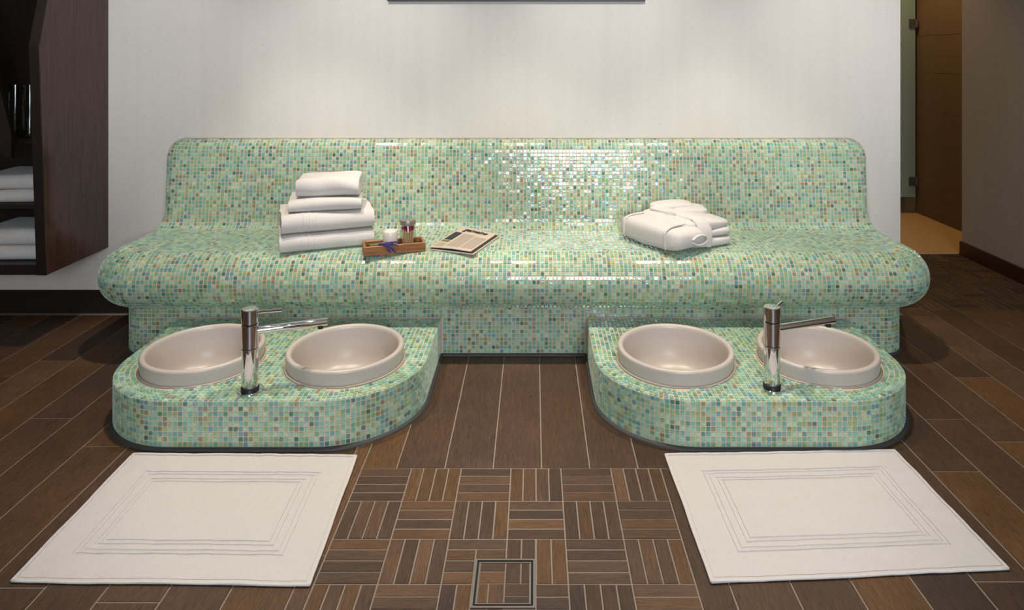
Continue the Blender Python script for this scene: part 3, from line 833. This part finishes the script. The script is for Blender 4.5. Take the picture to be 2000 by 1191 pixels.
# lapel crossing to the front and hanging down the front side
ribbon(over([(.085,.245),(.108,.17),(.128,.09),(.136,.030)], .004, [(.139,.008,.104),(.141,-.006,.086),(.141,-.012,.062),(.139,-.013,.036),(.135,-.012,.016)]), .058, .015, 'lapel', 1)
ribbon(over([(.215,.255),(.165,.195),(.120,.150),(.080,.130)], .003), .045, .012, 'lapel', 2)
def roll_pt(lx, ly, lz):
    q = Matrix.Rotation(R(9), 3, 'Z') @ Vector((lx-.014*math.cos(ly/.16*1.5), ly, lz*(1-.10*abs(ly/.16)))); return (.046+q.x, .138+q.y, .054+q.z)
pw55 = lambda v: math.copysign(abs(v)**.55, v)
for ly in (.112, -.118):
    ribbon([roll_pt(.0835*pw55(math.cos(R(t))), ly, .0575*pw55(math.sin(R(t)))) for t in range(50, 211, 8)], .010, .0055, 'sleeve_seam', 6, .002)
# open sleeve end at the front
ribbon([roll_pt(.028+.036*math.cos(R(t)), -.176, -.004+.021*math.sin(R(t))) for t in range(-165, 166, 15)], .012, .008, 'sleeve_hem', 7, .004)

# ------------------------------------------------------------------ tray with candle, jar and lavender
TA = R(18.0); tl = .243; tw = .098; th_ = .036
tu = Vector((math.cos(TA), math.sin(TA))); tv = Vector((-math.sin(TA), math.cos(TA)))
tc_ = Vector((-.669, 2.683)) + tu*tl/2 + tv*tw/2
def tl2w(a, b): q = tc_+tu*a+tv*b; return q.x, q.y
tr = empty('wooden_tray', (tc_.x, tc_.y, SEAT), TA); tag(tr, 'small rectangular brown wooden tray on the bench beside the towels', 'tray')
MB().box(-tl/2+.009, tl/2-.009, -tw/2+.009, tw/2-.009, .001, .010).build('bottom_board', M['tray'], tr)
for (a,b,c,d) in ((-tl/2,tl/2,-tw/2,-tw/2+.010),(-tl/2,tl/2,tw/2-.010,tw/2)):
    MB().box(a,b,c,d,0,th_,.0018).build('side_board', M['tray'], tr)
for (a,b) in ((-tl/2,-tl/2+.010),(tl/2-.010,tl/2)):
    MB().box(a,b,-tw/2+.010,tw/2-.010,0,th_,.0018).build('end_board', M['tray'], tr)
cx_, cy_ = tl2w(-.012, .012)
cn = empty('candle', (cx_, cy_, SEAT+.0105)); tag(cn, 'white candle in a frosted glass cup standing in the wooden tray', 'candle')
MB().lathe([(.0255,0),(.0285,.003),(.0292,.03),(.0295,.066),(.0288,.0675),(.0275,.066),(.0272,.058)], 48, cap1=False).build('glass_cup', simple('frosted_white_glass', (226,218,210), .25, 0, **{'Subsurface Weight': .2}), cn, True, 50)
MB().lathe([(.0272,.04),(.0272,.0585),(.012,.0575),(.001,.0577)], 40).build('wax', simple('wax', (240,232,216), .5, 0, **{'Subsurface Weight': .3}), cn, True, 50)
MB().tube([(0,0,.057),(.0005,0,.062),(.0015,.0005,.066)], .0009, 8).build('wick', simple('wick', (120,90,60), .8), cn)
jx, jy = tl2w(.058, .004)
jr = empty('glass_jar', (jx, jy, SEAT+.0105)); tag(jr, 'clear glass jar of red tipped matches with grey metal lid', 'jar')
glass, nt, p = newmat('clear_glass')
gt = N(nt, 'ShaderNodeBsdfTransparent'); gt.inputs[0].default_value = (.95,.97,.96,1); gg = N(nt, 'ShaderNodeBsdfGlossy'); gg.inputs['Roughness'].default_value = .02
lw = N(nt, 'ShaderNodeLayerWeight'); lw.inputs['Blend'].default_value = .5; pw = N(nt, 'ShaderNodeMath', operation='POWER'); pw.inputs[1].default_value = 3.5; nt.links.new(lw.outputs['Facing'], pw.inputs[0]); fr = N(nt, 'ShaderNodeMath', operation='MULTIPLY_ADD'); fr.inputs[1].default_value = .8; fr.inputs[2].default_value = .04; nt.links.new(pw.outputs[0], fr.inputs[0]); mxs = N(nt, 'ShaderNodeMixShader')
nt.links.new(fr.outputs[0], mxs.inputs[0]); nt.links.new(gt.outputs[0], mxs.inputs[1]); nt.links.new(gg.outputs[0], mxs.inputs[2]); nt.links.new(mxs.outputs[0], nt.nodes['Material Output'].inputs[0])
MB().lathe([(.001,.004),(.028,.004),(.0295,.008),(.0295,.078),(.025,.088),(.0245,.096),(.0262,.096),(.0268,.088),(.0318,.079),(.0320,.008),(.030,.001),(.001,0)], 56, cap0=False, cap1=False).build('body', glass, jr, True, 60)
ld = MB().lathe([(.028,.090),(.031,.091),(.0315,.094),(.0315,.107),(.0305,.110),(.026,.1112),(.001,.1115)], 56, cap0=False).build('lid', simple('lid_grey_metal', (158,156,150), .42, .7), jr, True, 40)
mstick = simple('match_wood', (222,182,132), .7); mhead = simple('match_head_red', (178,24,78), .6)
ms_me = MB().tube([(0,0,0),(0,0,.066)], .0017, 6).build('tmp', mstick).data; bpy.data.objects.remove(bpy.data.objects['tmp'])
mh_me = MB().lathe([(.0016,.060),(.0036,.064),(.004,.068),(.0032,.072),(.0006,.0745)], 8).build('tmp', mhead, None, True).data; bpy.data.objects.remove(bpy.data.objects['tmp'])
for k in range(30):
    a = k*2.39996; rr = .0262*math.sqrt((k+.5)/30); lx, ly = rr*math.cos(a), rr*math.sin(a)
    o = bpy.data.objects.new('match', ms_me); link(o); o.location = (jx+lx*.82, jy+ly*.82, SEAT+.0105+.0055)
    o.rotation_euler = (rng.gauss(0,.05)-ly*1.6, rng.gauss(0,.05)+lx*1.6, rng.uniform(0,6)); o.scale = (1,1,rng.uniform(.97,1.06))
    tag(o, 'wooden match with dark red head standing in the glass jar', 'match', 'matches in the glass jar')
    h = bpy.data.objects.new('match_head', mh_me); link(h, o)
lv = empty('lavender_sprig', (*tl2w(-.06,-.035), SEAT+.012), TA); tag(lv, 'lavender sprig hanging over the front edge of the tray', 'lavender')
stemm = simple('lavender_stem', (104,118,66), .7); purp = simple('lavender_purple', (62,48,120), .8)
for k in range(5):
    o0 = k*.004
    st_ = MB().tube([(-.055+o0, .035+o0, .003+k*.003),(-.048,.022-.002*k,.020+k*.002),(-.02,.008+k*.003,.024),(.012,-.006+k*.003,.0275+k*.001),(.03+.004*k,-.013,.029)], .0019, 7).build('stem', stemm, lv, True)
spk = [((.018,-.010,.030),(.052,-.024,.012)),((.022,-.008,.031),(.072,-.020,.022)),((.026,-.004,.031),(.078,.004,.030)),((.02,-.014,.030),(.040,-.027,.000)),((.026,-.012,.030),(.062,-.027,-.004)),((-.002,-.006,.029),(.022,-.012,.030))]
for a, b in spk:
    fl = MB(); a, b = Vector(a), Vector(b)
    for i in range(30):
        t = i/29; c = a.lerp(b, t)+Vector((rng.uniform(-.0022,.0022), rng.uniform(-.0025,.0012), rng.uniform(-.002,.002)))
        r_ = rng.uniform(.0030,.0044)*(1-.35*t)
        fl.lathe([(r_*.1,-r_),(r_*.8,-r_*.5),(r_,0),(r_*.7,r_*.7),(r_*.1,r_)], 6, c)
    fl.build('flower_spike', purp, lv, True)

# ------------------------------------------------------------------ newspaper
def sx_(u, v, z=SEAT): Y = (CH-z)*FPX/(v-VPY); return Vector(((u-VPX)*Y/FPX, Y))
nA, nB, nC, nD = sx_(838,488), sx_(925,498), sx_(975,463), sx_(905,446)
ncx = (nA+nB+nC+nD)/4
ex = (nB-nA).normalized(); ey = Vector((-ex.y, ex.x)); NL = (nB-nA).length
npz = empty('newspaper', (ncx.x, ncx.y, SEAT), math.atan2(ex.y, ex.x)); tag(npz, 'folded newspaper with black headline lying on the bench', 'newspaper')
def loc2(q): d = q-ncx; return (d.dot(ex), d.dot(ey))
a_, b_, c_, d_ = loc2(nA), loc2(nB), loc2(nC), loc2(nD)
paper = simple('newsprint', (198,184,170), .9); paper_gap = simple('newsprint_gap_shade', (58,54,58), .9)  # second tone paints the dark shade between upper and lower pages
def npos(s, t):  # s along the front edge, t towards the back
    x0 = a_[0]+(d_[0]-a_[0])*t; y0 = a_[1]+(d_[1]-a_[1])*t; x1 = b_[0]+(c_[0]-b_[0])*t; y1 = b_[1]+(c_[1]-b_[1])*t
    return x0+(x1-x0)*s, y0+(y1-y0)*s
def sheet(name, z, th, mat, s0=0, s1=1, t0=0, t1=1, curl=0, lift=0):
    n = 16; P = []; Q = []
    for i in range(n+1):
        s = s0+(s1-s0)*i/n; rp = []; rq = []
        for j in range(n+1):
            t = t0+(t1-t0)*j/n; x, y = npos(s, t)
            zz = z + lift*s*(1-s)*1.2 + curl*max(0, (.12-t)/.12)**2*(1-abs(2*s-1)) + curl*.8*max(0, s-.8)*2*(1-t)
            rp.append((x, y, zz+th)); rq.append((x, y, zz))
        P.append(rp); Q.append(rq)
    mb = MB().grid(P, n+1, n+1); mb.grid(Q, n+1, n+1)
    m = (n+1)*(n+1)
    edge = [i*(n+1) for i in range(n+1)] + [n*(n+1)+j for j in range(1, n+1)] + [i*(n+1)+n for i in range(n-1, -1, -1)] + [j for j in range(n-1, 0, -1)]
    k = len(edge)
    for i in range(k): mb.f.append((edge[i], edge[(i+1)%k], edge[(i+1)%k]+m, edge[i]+m))
    return mb.build(name, mat, npz, True, 40)
sheet('lower_pages', .0005, .0035, paper)
sheet('middle_pages', .0048, .0022, paper_gap, .02, .97, .015, .98, lift=.003)
sheet('upper_pages', .0088, .0028, paper, .005, .93, .01, .99, curl=.004, lift=.004)
def tz(s): return .0088+.0028+.004*s*(1-s)*1.2
def printed(name, mat, s0, s1, t0, t1, dz=.0006):
    P = []
    for i in range(9):
        s = s0+(s1-s0)*i/8; P.append([(*npos(.005+s*.925, .01+t*.98), tz(.005+s*.925)+dz+(.004*max(0,(.12-(.01+t*.98))/.12)**2*(1-abs(2*(.005+s*.925)-1)))+.004*.8*max(0,.005+s*.925-.8)*2*(1-t)) for t in (t0+(t1-t0)*j/4 for j in range(5))])
    return MB().grid(P, 9, 5).build(name, mat, npz)
tm, nt, p = newmat('news_columns')
tcn = N(nt, 'ShaderNodeTexCoord'); wv = N(nt, 'ShaderNodeTexWave', bands_direction='Y'); wv.inputs['Scale'].default_value = 90; wv.inputs['Distortion'].default_value = 1; nt.links.new(tcn.outputs['Object'], wv.inputs['Vector'])
cr = N(nt, 'ShaderNodeMix', data_type='RGBA'); cr.inputs['A'].default_value = lin((196,182,168)); cr.inputs['B'].default_value = lin((128,118,108)); nt.links.new(wv.outputs['Fac'], cr.inputs['Factor']); nt.links.new(cr.outputs['Result'], p.inputs['Base Color']); p.inputs['Roughness'].default_value = .9
printed('text_column', tm, .30, .62, .10, .70); printed('text_column', tm, .66, .96, .10, .66); printed('text_column', tm, .03, .26, .06, .22)
printed('photo_print', simple('print_dark', (42,46,48), .7), .04, .24, .36, .72, .0007); printed('photo_strip', simple('print_olive', (112,112,66), .8), .04, .24, .26, .34, .0007)
fc = bpy.data.curves.new('headline', 'FONT'); fc.body = 'gemeine'; fc.size = .034; fc.offset = .0009; fc.shear = .25; fc.extrude = .0001
to = bpy.data.objects.new('headline_tmp', fc); COL.objects.link(to); bpy.context.view_layer.update()
dg = bpy.context.evaluated_depsgraph_get(); hm = bpy.data.meshes.new_from_object(to.evaluated_get(dg)); bpy.data.objects.remove(to)
hm.materials.clear(); hm.materials.append(simple('print_black', (26,24,26), .8))
xsv = [v.co.x for v in hm.vertices]; mnx, mxx = min(xsv), max(xsv); ysv = [v.co.y for v in hm.vertices]; mny, mxy = min(ysv), max(ysv)
for v in hm.vertices:
    s = .16+(v.co.x-mnx)/(mxx-mnx)*.68; t = .76+(v.co.y-mny)/(mxy-mny)*.18
    S = .005+s*.925; x, y = npos(S, .01+t*.98); v.co = (x, y, tz(S)+.0008+(.0002 if v.co.z > 0 else 0)+.004*.8*max(0,S-.8)*2*(1-t))
ho = bpy.data.objects.new('headline', hm); link(ho, npz)

# ------------------------------------------------------------------ picture over the bench
pf_ = empty('picture_frame', (-.0825, YW-.012, 1.466)); tag(pf_, 'dark slate picture frame hanging high on the wall above the bench', 'picture')
fm = simple('frame_slate', (44,48,56), .45)
hw_ = .602
MB().box(-hw_, hw_, -.012, .011, 0, .022, .001).build('frame_bar', fm, pf_)
MB().box(-hw_, hw_, -.012, .011, .628, .65, .001).build('frame_bar', fm, pf_)
MB().box(-hw_, -hw_+.022, -.012, .011, .022, .628, .001).build('frame_bar', fm, pf_)
MB().box(hw_-.022, hw_, -.012, .011, .022, .628, .001).build('frame_bar', fm, pf_)
MB().box(-hw_+.022, hw_-.022, -.004, .009, .022, .628).build('picture_panel', simple('picture_grey', (120,118,112), .6), pf_)

# ------------------------------------------------------------------ dark wall cabinet with open niches
CXR = -1.997
cb = empty('wall_cabinet', (CXR-.3, YW, .313)); bpy.context.view_layer.update()
tag(cb, 'dark glossy wood wall cabinet with open towel niches and angular front', 'cabinet')
cinv = Matrix.Translation((-(CXR-.3), -YW, -.313))
def cpar(o): o.parent = cb; o.matrix_parent_inverse = cinv; return o
side = [(2.798,.313),(YW-.001,.313),(YW-.001,2.3),(3.02,2.3),(2.757,1.25)]
cpar(MB().prism(side, 'x', CXR-.04, CXR).build('side_panel', M['cab']))
XL = -2.95
edge = [(2.796,.313),(2.7985,.313),(2.7575,1.25),(3.0205,2.3),(3.016,2.3),(2.753,1.25)]
cpar(MB().prism(edge, 'x', CXR-.04, CXR-.001).build('front_edging', M['cab_in']))
cpar(MB().prism(side, 'x', XL-.04, XL).build('side_panel', M['cab']))
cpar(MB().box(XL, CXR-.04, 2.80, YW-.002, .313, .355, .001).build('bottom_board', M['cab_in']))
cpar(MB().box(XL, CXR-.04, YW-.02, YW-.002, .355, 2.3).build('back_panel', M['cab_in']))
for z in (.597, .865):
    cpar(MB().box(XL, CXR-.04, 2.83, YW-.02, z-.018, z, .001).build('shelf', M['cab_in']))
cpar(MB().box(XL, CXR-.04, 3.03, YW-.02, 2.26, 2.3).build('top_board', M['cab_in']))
# angular door blade hanging in front of the niches
def cp(u, v, Y): return ((u-VPX)*Y/FPX, CH-(v-VPY)*Y/FPX)
blade = [cp(q[0], q[1], 2.79) for q in ((27,308),(27,256),(-4,140),(-60,-60),(-260,-60),(-260,240),(-40,280))]
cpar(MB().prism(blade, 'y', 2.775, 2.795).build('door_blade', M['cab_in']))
GC = 'folded towels in the dark cabinet'
def ctowel(z, seed, label, T, dx_=0, dy_=0):
    return towel((-2.20+dx_, 2.845+dy_, z), R(2), .25, .24, T, 2, seed, label, GC, None, .004)
ctowel(.5975, 31, 'white folded towel, lower one on the middle cabinet shelf', .052)
ctowel(.651, 33, 'white folded towel, upper one on the middle cabinet shelf', .062, -.004, .004)
ctowel(.3555, 35, 'white folded towel, lower one on the cabinet floor board', .060)
ctowel(.417, 37, 'white folded towel, upper one on the cabinet floor board', .066, -.004, .006)
gprof = [(.020,0),(.022,.002),(.027,.05),(.030,.13),(.0285,.13),(.0255,.05),(.0205,.008),(.001,.007)]
k = 0
for (gx, gy) in ((-2.075,2.90),(-2.14,2.895),(-2.205,2.90),(-2.10,2.96),(-2.17,2.96),(-2.07,3.02),(-2.14,3.03)):
    g = MB().lathe(gprof, 28, cap1=False).build('drinking_glass', glass, None, True, 50); g.location = (gx, gy, .8655); g.scale = (1, 1, 1.7)
    tag(g, 'clear drinking glass on the top shelf of the dark cabinet', 'glass', 'glasses in the dark cabinet')
